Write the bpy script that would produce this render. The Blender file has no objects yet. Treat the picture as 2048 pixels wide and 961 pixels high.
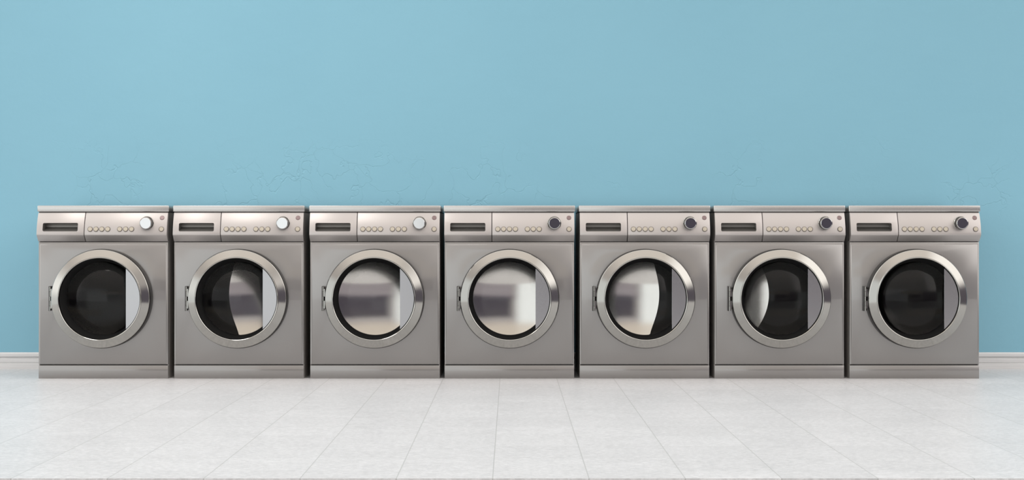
import bpy, bmesh, math
from mathutils import Vector, Matrix

PI = math.pi
scene = bpy.context.scene
col = scene.collection

# ------------------------------------------------------------------ camera
F_PX, CX, CY = 3192.0, 1021.0, 471.0
CAM_H, CAM_D = 0.662, 7.37
cam_data = bpy.data.cameras.new('camera')
cam = bpy.data.objects.new('camera', cam_data)
col.objects.link(cam)
cam.location = (0, -CAM_D, CAM_H)
cam.rotation_euler = (PI / 2, 0, 0)
cam_data.sensor_width = 36
cam_data.lens = F_PX / 2048 * 36
cam_data.shift_x = (1024 - CX) / 2048
cam_data.shift_y = (CY - 480.5) / 2048
cam_data.clip_end = 200
scene.camera = cam

scene.view_settings.view_transform = 'Standard'
scene.view_settings.look = 'None'
scene.view_settings.exposure = 0.0
scene.view_settings.gamma = 1
scene.view_settings.use_curve_mapping = False
scene.cycles.max_bounces = 16
scene.cycles.transmission_bounces = 12
scene.cycles.glossy_bounces = 8
scene.cycles.use_denoising = True


# ------------------------------------------------------------------ node helpers
class NT:
    def __init__(self, tree):
        self.t = tree
        tree.nodes.clear()

    def n(self, kind, **props):
        nd = self.t.nodes.new(kind)
        for k, v in props.items():
            setattr(nd, k, v)
        return nd

    def link(self, a, b):
        self.t.links.new(a, b)

    def put(self, sock, v):
        if isinstance(v, bpy.types.NodeSocket):
            self.link(v, sock)
        elif isinstance(v, (tuple, list)) and len(v) == 3 and sock.type == 'RGBA':
            sock.default_value = (*v, 1)
        else:
            sock.default_value = v

    def math(self, op, a, b=0.0, c=None, clamp=False):
        nd = self.n('ShaderNodeMath', operation=op, use_clamp=clamp)
        self.put(nd.inputs[0], a)
        self.put(nd.inputs[1], b)
        if c is not None:
            self.put(nd.inputs[2], c)
        return nd.outputs[0]

    def smooth(self, v, a, b):
        nd = self.n('ShaderNodeMapRange', interpolation_type='SMOOTHSTEP')
        self.put(nd.inputs['Value'], v)
        self.put(nd.inputs['From Min'], a)
        self.put(nd.inputs['From Max'], b)
        return nd.outputs['Result']

    def mix(self, f, a, b, blend='MIX'):
        nd = self.n('ShaderNodeMix', data_type='RGBA', blend_type=blend)
        self.put(nd.inputs[0], f)
        self.put(nd.inputs[6], a)
        self.put(nd.inputs[7], b)
        return nd.outputs[2]

    def noise(self, vec, scale, detail=3, rough=0.5):
        nd = self.n('ShaderNodeTexNoise')
        self.put(nd.inputs['Vector'], vec)
        nd.inputs['Scale'].default_value = scale
        nd.inputs['Detail'].default_value = detail
        nd.inputs['Roughness'].default_value = rough
        return nd.outputs['Fac']

    def stretch(self, vec, s):
        nd = self.n('ShaderNodeMapping')
        self.put(nd.inputs['Vector'], vec)
        nd.inputs['Scale'].default_value = s
        return nd.outputs['Vector']

    def bump(self, h, strength, dist=0.01, normal=None):
        nd = self.n('ShaderNodeBump')
        nd.inputs['Strength'].default_value = strength
        nd.inputs['Distance'].default_value = dist
        self.put(nd.inputs['Height'], h)
        if normal is not None:
            self.put(nd.inputs['Normal'], normal)
        return nd.outputs['Normal']


# ------------------------------------------------------------------ world: a bright photo studio, soft light all round
world = bpy.data.worlds.new('studio_world')
scene.world = world
world.use_nodes = True
W = NT(world.node_tree)
tc = W.n('ShaderNodeTexCoord')
sep = W.n('ShaderNodeSeparateXYZ')
W.link(tc.outputs['Generated'], sep.inputs[0])
az = W.math('MULTIPLY', W.math('ARCTAN2', sep.outputs[0], W.math('MULTIPLY', sep.outputs[1], -1.0)), 180 / PI)
el = W.math('MULTIPLY', W.math('ARCSINE', sep.outputs[2]), 180 / PI)


def w_box(a0, a1, e0, e1, sa, se):
    m = W.math('MULTIPLY', W.smooth(az, a0 - sa, a0 + sa), W.smooth(az, a1 + sa, a1 - sa))
    m = W.math('MULTIPLY', m, W.smooth(el, e0 - se, e0 + se))
    return W.math('MULTIPLY', m, W.smooth(el, e1 + se, e1 - se))


ramp = W.n('ShaderNodeValToRGB')
W.link(W.math('ADD', W.math('DIVIDE', el, 180.0), 0.5), ramp.inputs[0])
cr = ramp.color_ramp
cr.interpolation = 'EASE'
cr.elements[0].position = 0.0
cr.elements[0].color = (0.30, 0.30, 0.29, 1)
cr.elements[1].position = 1.0
cr.elements[1].color = (1.5, 1.5, 1.47, 1)
for p, c in ((0.40, (0.40, 0.40, 0.38)), (0.47, (0.55, 0.53, 0.50)), (0.53, (0.62, 0.58, 0.57)),
             (0.60, (0.95, 0.88, 0.84)), (0.72, (1.6, 1.47, 1.35)), (0.82, (1.55, 1.5, 1.45))):
    e = cr.elements.new(p)
    e.color = (*c, 1)
sky = ramp.outputs[0]
# wide bright diffusion panel to the left of the photographer
sky = W.mix(w_box(-62, -2.8, -8, 15, 2.0, 3), sky, (1.42, 1.47, 1.47))
# unlit, slightly mauve part of the studio behind and to the right
sky = W.mix(W.math('MULTIPLY', w_box(-2, 16, -9, -0.6, 2.0, 0.8), 0.85), sky, (0.44, 0.39, 0.43))
sky = W.mix(W.math('MULTIPLY', w_box(-1.2, 18, -1.4, 4.5, 1.8, 0.8), 0.95), sky, (0.075, 0.065, 0.09))
sky = W.mix(W.math('MULTIPLY', w_box(22, 66, -9, 8, 5, 4), 0.8), sky, (0.12, 0.10, 0.15))
# added brightness at the far left, raking the wall to deepen side shading
sky = W.mix(w_box(-100, -55, 2, 50, 8, 5), sky, (2.6, 2.6, 2.55))
# added bright patch high on the right, evening out the wall lighting
sky = W.mix(w_box(34, 100, 10, 50, 8, 5), sky, (2.6, 2.5, 2.42))
# warm strip just above it
sky = W.mix(W.math('MULTIPLY', w_box(-14, 24, 6, 11, 4, 1.2), 0.8), sky, (1.1, 0.97, 0.82))
bg = W.n('ShaderNodeBackground')
W.link(sky, bg.inputs['Color'])
bg.inputs['Strength'].default_value = 0.97
wo = W.n('ShaderNodeOutputWorld')
W.link(bg.outputs[0], wo.inputs['Surface'])


def area(name, loc, target, size, power, color=(1, 1, 1)):
    d = bpy.data.lights.new(name, 'AREA')
    d.shape = 'DISK'
    d.size = size
    d.energy = power
    d.color = color
    o = bpy.data.objects.new(name, d)
    col.objects.link(o)
    o.location = loc
    o.rotation_euler = (Vector(target) - Vector(loc)).to_track_quat('-Z', 'Y').to_euler()
    return o


area('key_light', (-2.0, -1.5, 2.9), (0, 0, 0.5), 1.2, 16, (1, 0.97, 0.94))


# ------------------------------------------------------------------ materials
def new_mat(name):
    m = bpy.data.materials.new(name)
    m.use_nodes = True
    t = NT(m.node_tree)
    b = t.n('ShaderNodeBsdfPrincipled')
    o = t.n('ShaderNodeOutputMaterial')
    t.link(b.outputs[0], o.inputs['Surface'])
    return m, t, b


def simple(name, color, metal=0.0, rough=0.5, coat=0.0, grain=0.0, stretch=(1, 1, 1), gscale=200, spec=0.5):
    m, t, b = new_mat(name)
    tcn = t.n('ShaderNodeTexCoord')
    v = t.stretch(tcn.outputs['Object'], stretch)
    nz = t.noise(v, gscale, 2)
    k = t.math('MULTIPLY_ADD', nz, grain, 1.0 - grain / 2)
    cc = t.n('ShaderNodeVectorMath', operation='SCALE')
    cc.inputs[0].default_value = color
    t.link(k, cc.inputs['Scale'])
    t.link(cc.outputs[0], b.inputs['Base Color'])
    b.inputs['Metallic'].default_value = metal
    rv = 0.3 if grain > 0 else 0.0
    t.link(t.math('MULTIPLY_ADD', nz, rough * rv, rough * (1 - rv / 2)), b.inputs['Roughness'])
    b.inputs['Coat Weight'].default_value = coat
    b.inputs['Coat Roughness'].default_value = 0.03
    b.inputs['Coat IOR'].default_value = 1.9
    b.inputs['Specular IOR Level'].default_value = spec
    return m


M = {}
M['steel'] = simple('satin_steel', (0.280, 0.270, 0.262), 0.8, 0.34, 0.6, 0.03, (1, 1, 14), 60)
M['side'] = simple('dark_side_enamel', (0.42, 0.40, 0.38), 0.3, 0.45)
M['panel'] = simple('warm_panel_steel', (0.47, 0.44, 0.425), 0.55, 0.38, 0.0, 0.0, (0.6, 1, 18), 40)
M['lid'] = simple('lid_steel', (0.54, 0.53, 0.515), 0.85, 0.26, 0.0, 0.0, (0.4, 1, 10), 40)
M['chrome'] = simple('brushed_chrome', (0.37, 0.362, 0.34), 1.0, 0.10, 0.0, 0.02, (1, 1, 1), 90)
M['plate'] = simple('handle_steel', (0.42, 0.42, 0.43), 1.0, 0.22, 0.0, 0.02, (1, 1, 1), 160)
M['mirror'] = simple('polished_steel', (0.62, 0.62, 0.62), 1.0, 0.05)
M['drum'] = simple('reflector_steel', (0.66, 0.645, 0.64), 1.0, 0.10)
M['rubber'] = simple('black_rubber', (0.012, 0.012, 0.012), 0.0, 0.38)
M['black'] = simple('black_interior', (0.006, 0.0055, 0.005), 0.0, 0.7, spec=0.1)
M['skirt'] = simple('dark_door_skirt', (0.05, 0.048, 0.046), 0.6, 0.3)
M['skirt_black'] = simple('black_door_skirt', (0.018, 0.017, 0.017), 0.0, 0.3)
M['button'] = simple('cream_button', (0.50, 0.45, 0.37), 0.35, 0.35, 0.0, 0.04)
M['button_rim'] = simple('button_rim', (0.11, 0.095, 0.08), 0.5, 0.35)
M['indicator'] = simple('mauve_indicator', (0.21, 0.15, 0.15), 0.3, 0.3)
M['seam'] = simple('dark_seam', (0.05, 0.047, 0.045), 0.0, 0.6)
M['recess'] = simple('recess_steel', (0.26, 0.25, 0.235), 0.7, 0.35)

# coated door glass: refracts, with a weak front reflection
m, t, b = new_mat('door_glass')
t.t.nodes.remove(b)
rf = t.n('ShaderNodeBsdfRefraction')
rf.inputs['IOR'].default_value = 1.45
rf.inputs['Roughness'].default_value = 0.0
rf.inputs['Color'].default_value = (0.97, 0.97, 0.96, 1)
gl = t.n('ShaderNodeBsdfGlossy')
gl.inputs['Roughness'].default_value = 0.02
fr = t.n('ShaderNodeFresnel')
fr.inputs['IOR'].default_value = 1.45
mx = t.n('ShaderNodeMixShader')
t.link(t.math('MULTIPLY', fr.outputs[0], 0.45), mx.inputs[0])
t.link(rf.outputs[0], mx.inputs[1])
t.link(gl.outputs[0], mx.inputs[2])
t.link(mx.outputs[0], next(n for n in t.t.nodes if n.type == 'OUTPUT_MATERIAL').inputs['Surface'])
M['glass'] = m

# wall: cyan painted plaster with trowel marks
m, t, b = new_mat('cyan_plaster')
tcn = t.n('ShaderNodeTexCoord')
P = tcn.outputs['Object']
big = t.noise(P, 1.3, 3)
fine = t.noise(P, 9, 4)
c = t.mix(big, (0.215, 0.432, 0.545), (0.235, 0.462, 0.573))
c = t.mix(t.math('MULTIPLY', fine, 0.15), c, (0.212, 0.44, 0.53))
t.link(c, b.inputs['Base Color'])
b.inputs['Roughness'].default_value = 0.7
b.inputs['Specular IOR Level'].default_value = 0.25
vor = t.n('ShaderNodeTexVoronoi', feature='DISTANCE_TO_EDGE')
warp = t.n('ShaderNodeVectorMath', operation='ADD')
nz = t.n('ShaderNodeTexNoise')
nz.inputs['Scale'].default_value = 5
nz.inputs['Detail'].default_value = 4
t.link(P, nz.inputs['Vector'])
sc_ = t.n('ShaderNodeVectorMath', operation='SCALE')
sc_.inputs['Scale'].default_value = 0.35
t.link(nz.outputs['Color'], sc_.inputs[0])
t.link(P, warp.inputs[0])
t.link(sc_.outputs[0], warp.inputs[1])
t.link(warp.outputs[0], vor.inputs['Vector'])
vor.inputs['Scale'].default_value = 7
crack = t.smooth(vor.outputs['Distance'], 0.0, 0.022)
spw = t.n('ShaderNodeSeparateXYZ')
t.link(P, spw.inputs[0])
band = t.math('MULTIPLY', t.smooth(spw.outputs[2], 0.70, 0.85), t.smooth(spw.outputs[2], 1.20, 0.95))
patch = t.math('MULTIPLY', t.smooth(t.noise(P, 3.0, 2), 0.46, 0.62), band)
crack = t.math('MULTIPLY', t.math('SUBTRACT', 1.0, crack), patch)
h = t.math('ADD', t.math('MULTIPLY', t.noise(P, 30, 4), 0.25), t.math('MULTIPLY', crack, -0.55))
h = t.math('ADD', h, t.math('MULTIPLY', t.noise(P, 6, 3), 0.8))
t.link(t.bump(h, 0.38, 0.008), b.inputs['Normal'])
M['wall'] = m

# floor: pale stone tiles, 0.262 m square
m, t, b = new_mat('pale_stone_tiles')
tcn = t.n('ShaderNodeTexCoord')
P = tcn.outputs['Object']
sp = t.n('ShaderNodeSeparateXYZ')
t.link(P, sp.inputs[0])
T = 0.262


def grid(axis, off):
    v = t.math('DIVIDE', t.math('SUBTRACT', sp.outputs[axis], off), T)
    fr = t.math('ABSOLUTE', t.math('SUBTRACT', t.math('FRACT', t.math('ADD', v, 0.5)), 0.5))
    return t.math('FLOOR', v), t.math('MULTIPLY', fr, T)


ix, dx = grid(0, -0.0485)
iy, dy = grid(1, -2.107)
lx = t.smooth(dx, 0.0022, 0.0008)
ly = t.smooth(dy, 0.0022, 0.0008)
cmb = t.n('ShaderNodeCombineXYZ')
t.link(ix, cmb.inputs[0])
t.link(iy, cmb.inputs[1])
wn = t.n('ShaderNodeTexWhiteNoise', noise_dimensions='2D')
t.link(cmb.outputs[0], wn.inputs['Vector'])
off = t.n('ShaderNodeVectorMath', operation='MULTIPLY_ADD')
t.link(wn.outputs['Color'], off.inputs[0])
off.inputs[1].default_value = (3, 3, 3)
t.link(P, off.inputs[2])
mot = t.noise(t.stretch(off.outputs[0], (1.0, 1.6, 1)), 55, 6, 0.75)
mot2 = t.noise(off.outputs[0], 9, 3)
f = t.math('ADD', t.math('MULTIPLY', t.smooth(mot, 0.35, 0.68), 0.65), t.math('MULTIPLY', mot2, 0.35))
c = t.mix(f, (0.50, 0.495, 0.50), (0.75, 0.74, 0.75))
tv = t.math('MULTIPLY_ADD', wn.outputs['Value'], 0.06, 0.95)
vs = t.n('ShaderNodeVectorMath', operation='SCALE')
t.link(c, vs.inputs[0])
t.link(tv, vs.inputs['Scale'])
line = t.math('MAXIMUM', t.math('MULTIPLY', lx, 0.75), t.math('MULTIPLY', ly, 0.4))
c = t.mix(line, vs.outputs[0], (0.40, 0.40, 0.39))
t.link(c, b.inputs['Base Color'])
t.link(t.math('MULTIPLY_ADD', mot, 0.10, 0.34), b.inputs['Roughness'])
b.inputs['Specular IOR Level'].default_value = 0.3
M['floor'] = m

# baseboard paint with faint wood streaks
m, t, b = new_mat('white_painted_wood')
tcn = t.n('ShaderNodeTexCoord')
s = t.noise(t.stretch(tcn.outputs['Object'], (0.12, 8, 8)), 30, 3, 0.6)
t.link(t.mix(t.smooth(s, 0.3, 0.7), (0.60, 0.60, 0.605), (0.69, 0.69, 0.695)), b.inputs['Base Color'])
b.inputs['Roughness'].default_value = 0.4
M['board'] = m


# ------------------------------------------------------------------ mesh helpers
def shade(me, angle=32):
    bm = bmesh.new()
    bm.from_mesh(me)
    bmesh.ops.recalc_face_normals(bm, faces=bm.faces)
    lim = math.radians(angle)
    for f_ in bm.faces:
        f_.smooth = True
    for e_ in bm.edges:
        e_.smooth = not (len(e_.link_faces) != 2 or e_.calc_face_angle(0) > lim)
    bm.to_mesh(me)
    bm.free()


def obj(name, bm, mat, parent=None, loc=None, angle=32, mods=()):
    me = bpy.data.meshes.new(name)
    bmesh.ops.recalc_face_normals(bm, faces=bm.faces)
    bm.to_mesh(me)
    bm.free()
    o = bpy.data.objects.new(name, me)
    col.objects.link(o)
    if mods:
        for kind, props in mods:
            md = o.modifiers.new(kind, kind)
            for k, v in props.items():
                setattr(md, k, v)
        bpy.context.view_layer.update()
        dg = bpy.context.evaluated_depsgraph_get()
        new = bpy.data.meshes.new_from_object(o.evaluated_get(dg))
        o.modifiers.clear()
        o.data = new
        bpy.data.meshes.remove(me)
        new.name = name
        me = new
    shade(me, angle)
    me.materials.clear()
    me.materials.append(M[mat])
    if loc:
        o.location = loc
    o.parent = parent
    return o


def bevel(w, seg=3):
    return ('BEVEL', dict(width=w, segments=seg, limit_method='ANGLE', angle_limit=math.radians(30)))


def box(x0, x1, y0, y1, z0, z1, bm=None):
    bm = bm or bmesh.new()
    vs = [bm.verts.new((x, y, z)) for x in (x0, x1) for y in (y0, y1) for z in (z0, z1)]
    for q in ((0, 1, 3, 2), (4, 6, 7, 5), (0, 4, 5, 1), (2, 3, 7, 6), (0, 2, 6, 4), (1, 5, 7, 3)):
        bm.faces.new([vs[i] for i in q])
    return bm


def lathe(profile, seg=128, closed=True, bm=None, c=(0, 0)):
    """profile of (radius, y) turned about the y axis through x=c[0], z=c[1]"""
    bm = bm or bmesh.new()
    rings = []
    for r, y in profile:
        if r < 1e-6:
            rings.append([bm.verts.new((c[0], y, c[1]))])
        else:
            rings.append([bm.verts.new((c[0] + r * math.cos(2 * PI * k / seg), y, c[1] + r * math.sin(2 * PI * k / seg)))
                          for k in range(seg)])
    pairs = list(zip(rings, rings[1:])) + ([(rings[-1], rings[0])] if closed else [])
    for a, b_ in pairs:
        for k in range(seg):
            k2 = (k + 1) % seg
            if len(a) == 1 and len(b_) == 1:
                continue
            if len(a) == 1:
                bm.faces.new((a[0], b_[k], b_[k2]))
            elif len(b_) == 1:
                bm.faces.new((a[k], a[k2], b_[0]))
            else:
                bm.faces.new((a[k], a[k2], b_[k2], b_[k]))
    return bm


def extrude_x(profile, x0, x1, bm=None):
    """closed profile of (y, z) swept along x"""
    bm = bm or bmesh.new()
    a = [bm.verts.new((x0, y, z)) for y, z in profile]
    b_ = [bm.verts.new((x1, y, z)) for y, z in profile]
    n = len(profile)
    for i in range(n):
        j = (i + 1) % n
        bm.faces.new((a[i], a[j], b_[j], b_[i]))
    bm.faces.new(a)
    bm.faces.new(list(reversed(b_)))
    return bm


def extrude_y(outline, y0, y1, bm=None):
    bm = bm or bmesh.new()
    a = [bm.verts.new((x, y0, z)) for x, z in outline]
    b_ = [bm.verts.new((x, y1, z)) for x, z in outline]
    n = len(outline)
    for i in range(n):
        j = (i + 1) % n
        bm.faces.new((a[i], a[j], b_[j], b_[i]))
    bm.faces.new(a)
    bm.faces.new(list(reversed(b_)))
    return bm


def tmp(bm):
    me = bpy.data.meshes.new('tmp')
    bmesh.ops.recalc_face_normals(bm, faces=bm.faces)
    bm.to_mesh(me)
    bm.free()
    o = bpy.data.objects.new('tmp', me)
    col.objects.link(o)
    return o


def drop(o):
    me = o.data
    bpy.data.objects.remove(o)
    bpy.data.meshes.remove(me)


def cut(o):
    return ('BOOLEAN', dict(operation='DIFFERENCE', solver='EXACT', object=o))


# ------------------------------------------------------------------ setting
def structure(name, bm, mat, **k):
    o = obj(name, bm, mat, **k)
    o['kind'] = 'structure'
    return o


structure('floor', box(-4.6, 4.6, -3.03, 0.70, -0.04, 0.0), 'floor')
structure('wall_back', box(-4.6, 4.6, 0.552, 0.70, 0.0, 4.2), 'wall')
WB = 0.552
bp = [(WB, 0.0), (0.534, 0.0), (0.534, 0.027), (0.539, 0.0285), (0.5365, 0.032), (0.5365, 0.051), (0.542, 0.0545), (0.542, 0.058),
      (0.5345, 0.061), (0.5345, 0.074), (0.538, 0.080), (WB, 0.081)]
structure('baseboard_back', extrude_x(bp, -4.6, 4.6), 'board', angle=20)

# ------------------------------------------------------------------ the washing machine
HW = 0.2993                     # half width
Z_PL = 0.0605                   # top of plinth
Z_FP0, Z_FP1 = 0.0645, 0.631    # front panel
Z_CP1 = 0.7665                  # top of control panel
DC = (0.001, 0.3705)            # door centre x, z


def panel_y(z):
    """front surface of the control panel at height z"""
    zb, zt = 0.668, Z_CP1
    if z <= zb:
        return -0.033
    u = (z - zb) / (zt - zb)
    return -0.033 + 0.031 * (0.25 * u + 0.75 * u * u)


def panel_normal(z):
    d = (panel_y(z + 0.001) - panel_y(z - 0.001)) / 0.002
    return Vector((0, -1, d)).normalized()


def panel_profile():
    p = [(0.03, 0.6335), (-0.004, 0.6335), (-0.0055, 0.6345), (-0.0295, 0.6595), (-0.0325, 0.663)]
    n = 14
    for i in range(n + 1):
        z = 0.668 + (Z_CP1 - 0.668) * i / n
        p.append((panel_y(z), z))
    p.append((0.03, Z_CP1))
    return p


def rounded_rect(x0, x1, z0, z1, r, n=6):
    pts = []
    for cx, cz, a0 in ((x1 - r, z1 - r, 0), (x0 + r, z1 - r, 90), (x0 + r, z0 + r, 180), (x1 - r, z0 + r, 270)):
        for i in range(n + 1):
            a = math.radians(a0 + 90 * i / n)
            pts.append((cx + r * math.cos(a), cz + r * math.sin(a)))
    return pts


def on_panel(x, z):
    """matrix placing a part whose own -y axis points out of the panel"""
    nrm = panel_normal(z)
    q = Vector((0, -1, 0)).rotation_difference(nrm)
    return Matrix.Translation((x, panel_y(z), z)) @ q.to_matrix().to_4x4()


def make_machine():
    root = bpy.data.objects.new('washing_machine', None)
    root.empty_display_size = 0.2
    col.objects.link(root)
    root['category'] = 'washing machine'

    # cabinet: open-fronted shell of side sheets, back and base
    bm = bmesh.new()
    box(-HW, -HW + 0.004, 0.010, 0.50, 0.0, 0.7665, bm)
    box(HW - 0.004, HW, 0.010, 0.50, 0.0, 0.7665, bm)
    box(-HW + 0.004, HW - 0.004, 0.494, 0.50, 0.0, 0.7665, bm)
    box(-HW + 0.004, HW - 0.004, 0.020, 0.494, 0.010, 0.016, bm)
    obj('cabinet', bm, 'side', root)
    # dark recess behind the seams
    obj('seam_strip', box(-HW + 0.0045, HW - 0.0045, 0.0105, 0.0195, 0.056, 0.068), 'seam', root)
    obj('seam_strip', box(-HW + 0.0045, HW - 0.0045, 0.0105, 0.0195, 0.622, 0.640), 'seam', root)

    obj('plinth', box(-HW, HW, 0.0, 0.010, 0.0, Z_PL), 'steel', root, mods=(bevel(0.0014, 2),))

    # front panel: raised centre with a narrow step, round opening
    bm = box(-HW, HW, 0.003, 0.010, Z_FP0, Z_FP1)
    o_base = tmp(bm)
    bm = box(-HW + 0.001, HW - 0.001, 0.001, 0.0098, Z_FP0 + 0.0008, Z_FP1 - 0.0008)
    hole = tmp(lathe([(0.19, -0.05), (0.19, 0.05), (0, 0.05), (0, -0.05)], 96, False, c=DC))
    drop(o_base)
    # stepped profile made as nested loops
    bm = bmesh.new()
    loops = []
    for ins_x, ins_t, ins_b, y in ((0, 0, 0, 0.010), (0, 0, 0, 0.0025), (0.0008, 0.0008, 0.0008, 0.0008),
                                   (0.0018, 0.0018, 0.0012, 0.0), (0.0065, 0.0105, 0.0020, 0.0),
                                   (0.0080, 0.0125, 0.0026, -0.0022), (0.0092, 0.0138, 0.0034, -0.003)):
        x0, x1, z0, z1 = -HW + ins_x, HW - ins_x, Z_FP0 + ins_b, Z_FP1 - ins_t
        loops.append([bm.verts.new(p) for p in ((x0, y, z0), (x1, y, z0), (x1, y, z1), (x0, y, z1))])
    for a, b_ in zip(loops, loops[1:]):
        for k in range(4):
            bm.faces.new((a[k], a[(k + 1) % 4], b_[(k + 1) % 4], b_[k]))
    bm.faces.new(loops[0])
    bm.faces.new(loops[-1])
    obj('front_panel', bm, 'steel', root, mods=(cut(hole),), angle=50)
    drop(hole)

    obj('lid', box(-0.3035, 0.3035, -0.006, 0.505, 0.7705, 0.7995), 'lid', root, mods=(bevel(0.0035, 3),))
    obj('lid_gasket', box(-0.2975, 0.2975, 0.0015, 0.50, 0.7667, 0.7704), 'seam', root)

    # control panel (right) and detergent drawer (left), one curved section
    XS = -0.0805
    prof = panel_profile()
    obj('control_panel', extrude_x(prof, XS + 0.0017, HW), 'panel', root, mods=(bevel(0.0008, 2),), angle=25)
    pocket = tmp(extrude_y(rounded_rect(-0.2722, -0.1105, 0.6800, 0.7185, 0.006), -0.06, 0.0275))
    drawer = obj('detergent_drawer', extrude_x(prof, -HW, XS - 0.0017), 'panel', root,
                 mods=(bevel(0.0008, 2), cut(pocket)), angle=25)
    drop(pocket)
    # lining of the finger recess
    x0, x1 = -0.2722 + 0.0004, -0.1105 - 0.0004
    bm = bmesh.new()
    zf, zb, zt = 0.6805, 0.6965, 0.7180
    yb = 0.027
    yf0, yf1 = panel_y(0.681) + 0.0012, panel_y(0.718) + 0.0012
    sec = [(yf0, zf), (yb - 0.006, zb), (yb, zb + 0.003), (yb, zt - 0.003), (yb - 0.004, zt), (yf1, zt)]
    a = [bm.verts.new((x0, y, z)) for y, z in sec]
    b_ = [bm.verts.new((x1, y, z)) for y, z in sec]
    for i in range(len(sec) - 1):
        bm.faces.new((a[i], a[i + 1], b_[i + 1], b_[i]))
    bm.faces.new(a)
    bm.faces.new(list(reversed(b_)))
    o = obj('finger_recess', bm, 'recess', drawer, angle=60)
    obj('seam_strip', box(XS - 0.0016, XS + 0.0016, 0.004, 0.028, 0.636, 0.766), 'seam', root)

    # buttons
    zc = 0.690
    xs = [v / 433.1 for v in (-23.1, -11.5, 0.25, 12.0, 35.9, 47.7, 59.5, 118.9)]
    for x in xs:
        mat = on_panel(x, zc)
        bt = obj('button', lathe([(0, -0.0035), (0.0088, -0.0035), (0.0098, -0.0028), (0.0100, 0.001), (0, 0.001)], 32, False),
                 'button', root)
        bt.matrix_local = mat
        obj('button_rim', lathe([(0.0101, 0.0005), (0.0101, -0.0020), (0.0118, -0.0018), (0.0123, 0.0005)], 32), 'button_rim', bt)
    ind = obj('indicator_light', lathe([(0, -0.0022), (0.0090, -0.0020), (0.0108, -0.0006), (0.0110, 0.001), (0, 0.001)], 32, False),
              'indicator', root)
    ind.matrix_local = on_panel(118.9 / 433.1, 0.7425)

    # programme knob
    kb = obj('knob', lathe([(0, -0.031), (0.0262, -0.031), (0.0276, -0.0295), (0.0290, -0.012), (0.0292, -0.006),
                            (0.0292, 0.001), (0, 0.001)], 64, False), 'skirt', root)
    kb.location = (89.7 / 433.1, panel_y(0.7175), 0.7175)
    obj('knob_base', lathe([(0.0295, 0.0008), (0.0295, -0.005), (0.0305, -0.0062), (0.0318, -0.005), (0.0322, 0.0008)], 64),
        'chrome', kb)
    obj('knob_cap', lathe([(0, -0.0322), (0.0240, -0.0322), (0.0256, -0.0316), (0.0260, -0.0305), (0, -0.0305)], 64, False),
        'mirror', kb, angle=8)
    obj('knob_ring', lathe([(0.0263, -0.0306), (0.0263, -0.0318), (0.0276, -0.0314), (0.0281, -0.0298), (0.0278, -0.0296)], 64),
        'chrome', kb)

    # door
    door = obj('door', lathe([(0.2225, -0.0035), (0.2225, -0.048), (0.2250, -0.054), (0.2258, -0.059), (0.2250, -0.0625),
                              (0.2236, -0.0640), (0.1925, -0.0762), (0.1915, -0.0775), (0.1890, -0.0782), (0.1870, -0.0770), (0.1860, -0.0745),
                              (0.1858, -0.060), (0.1890, -0.0035)], 192, c=DC),
               'chrome', root, angle=24)
    obj('door_skirt', lathe([(0.2228, -0.0032), (0.2288, -0.0032), (0.2288, -0.044), (0.2272, -0.0490), (0.2228, -0.0478)],
                            128, c=DC), 'skirt_black', door)
    obj('door_gasket', lathe([(0.1856, -0.066), (0.1800, -0.040), (0.1705, -0.014), (0.1689, -0.007), (0.1689, 0.012),
                              (0.1850, 0.012), (0.1856, -0.002)], 128, c=DC), 'rubber', door, angle=50)
    R, sag, yb0, yb1 = GL['R'], 0, -0.008, 0.004
    rr = 0.1685
    cen = yb0 + math.sqrt(R * R - rr * rr)
    prof = [(0, yb1), (rr, yb1)]
    n = 48
    amax = math.asin(rr / R)
    for i in range(n + 1):
        a_ = amax * (1 - i / n)
        prof.append((R * math.sin(a_), cen - R * math.cos(a_)))
    obj('door_glass', lathe(prof, 192, False, c=DC), 'glass', door, angle=35)
    # handle plate: the segment of the opening right of a straight edge
    rp, xc = 0.1830, 0.1190
    a0 = math.acos(xc / rp)
    out = [(DC[0] + rp * math.cos(-a0 + 2 * a0 * i / 40), DC[1] + rp * math.sin(-a0 + 2 * a0 * i / 40)) for i in range(41)]
    obj('door_handle', extrude_y(out, -0.068, -0.060), 'plate', door, mods=(bevel(0.0006, 2),), angle=20)

    # hinge
    bm = box(-0.2415, -0.2385, -0.040, -0.0032, DC[1] - 0.057, DC[1] + 0.057)
    hg = obj('hinge', bm, 'skirt', door, mods=(bevel(0.0008, 2),))
    bm = bmesh.new()
    for k in range(5):
        z0 = DC[1] - 0.056 + k * 0.0225
        r = 0.0042 if k % 2 == 0 else 0.0036
        seg = 20
        lo = [bm.verts.new((-0.2345 + r * math.cos(2 * PI * j / seg), -0.0400 + r * math.sin(2 * PI * j / seg), z0)) for j in range(seg)]
        hi = [bm.verts.new((v.co.x, v.co.y, z0 + 0.0215)) for v in lo]
        for j in range(seg):
            bm.faces.new((lo[j], lo[(j + 1) % seg], hi[(j + 1) % seg], hi[j]))
        bm.faces.new(lo)
        bm.faces.new(list(reversed(hi)))
    obj('hinge_barrel', bm, 'chrome', door)
    bm = box(-0.2310, -0.2265, -0.044, -0.036, DC[1] - 0.045, DC[1] - 0.010)
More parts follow.
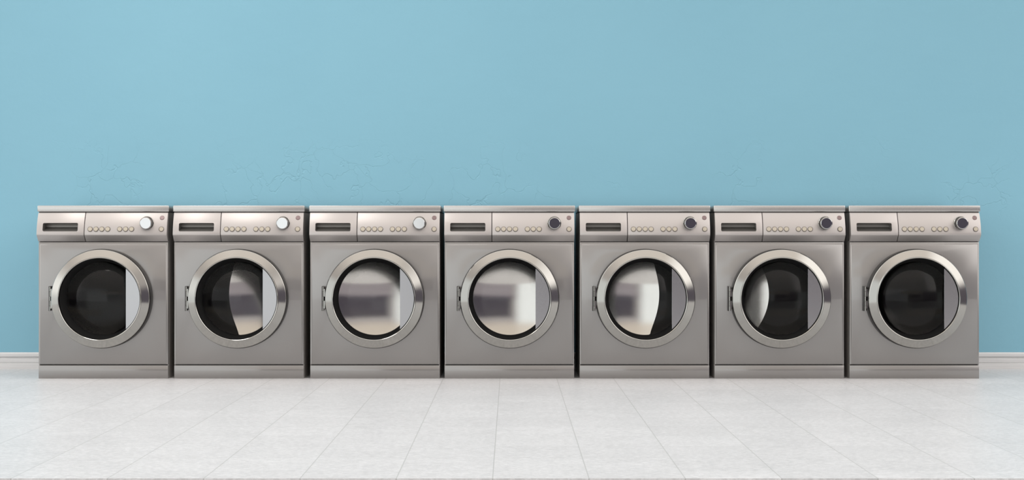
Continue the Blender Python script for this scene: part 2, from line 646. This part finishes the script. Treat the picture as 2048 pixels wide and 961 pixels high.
    box(-0.2310, -0.2265, -0.044, -0.036, DC[1] + 0.010, DC[1] + 0.045, bm)
    obj('hinge_leaf', bm, 'chrome', door)

    # drum: dark tub with an added dished reflector, shaped and tilted for the window's silver
    drum = obj('drum', lathe([(0.1845, 0.0125), (0.1865, 0.0125), (0.215, 0.03), (0.215, 0.47), (0, 0.47), (0, 0.466), (0.211, 0.466), (0.211, 0.032)], 96, True, c=DC), 'black', root)
    rp, Rm, u = GL['rp'], GL['Rm'], GL['u']
    prof = []
    for i in range(17):
        a_ = math.asin(rp / Rm) * i / 16
        prof.append((Rm * math.sin(a_), u - Rm * (1 - math.cos(a_))))
    prof += [(rp, prof[-1][1] + 0.004), (0, u + 0.004)]
    bm = lathe(prof, 96, False)
    for v in bm.verts:
        v.co.x = v.co.x * GL['sx'] + DC[0] + GL['dx']
        v.co.z = v.co.z * GL['sz']
        v.co.y += math.tan(math.radians(GL['tilt'])) * v.co.z
        v.co.z += DC[1] + GL['dz']
    obj('drum_reflector', bm, 'drum', drum, angle=40)
    return root


GL = dict(R=0.31, rp=0.078, Rm=0.90, u=0.445, sx=1.0, sz=1.12, dx=-0.016, dz=-0.012, tilt=-3.3)


def copy_tree(o, parent=None):
    c_ = o.copy()
    col.objects.link(c_)
    c_.parent = parent
    for ch in list(o.children):
        copy_tree(ch, c_)
    return c_


LABELS = [
    'leftmost steel washing machine of the row, bright white knob and dark door window',
    'steel washing machine second from left, door window split into dark left and silver right',
    'steel washing machine third from left, pale knob, door window almost wholly silver',
    'middle steel washing machine of the row, dark knob face and fully silver door window',
    'steel washing machine just right of the middle one, silver window with dark right edge',
    'steel washing machine second from right, door window silver at left and dark at right',
    'rightmost steel washing machine at the end of the row, dark knob and dark window',
]
proto = make_machine()
for i, px in enumerate((206.75, 478.0, 750.0, 1018.75, 1289.0, 1558.6, 1828.6)):
    o = proto if i == 0 else copy_tree(proto)
    o.location = ((px - CX) * CAM_D / F_PX, 0, 0)
    o['label'] = LABELS[i]
    o['group'] = 'washing machines in a row against the blue wall'
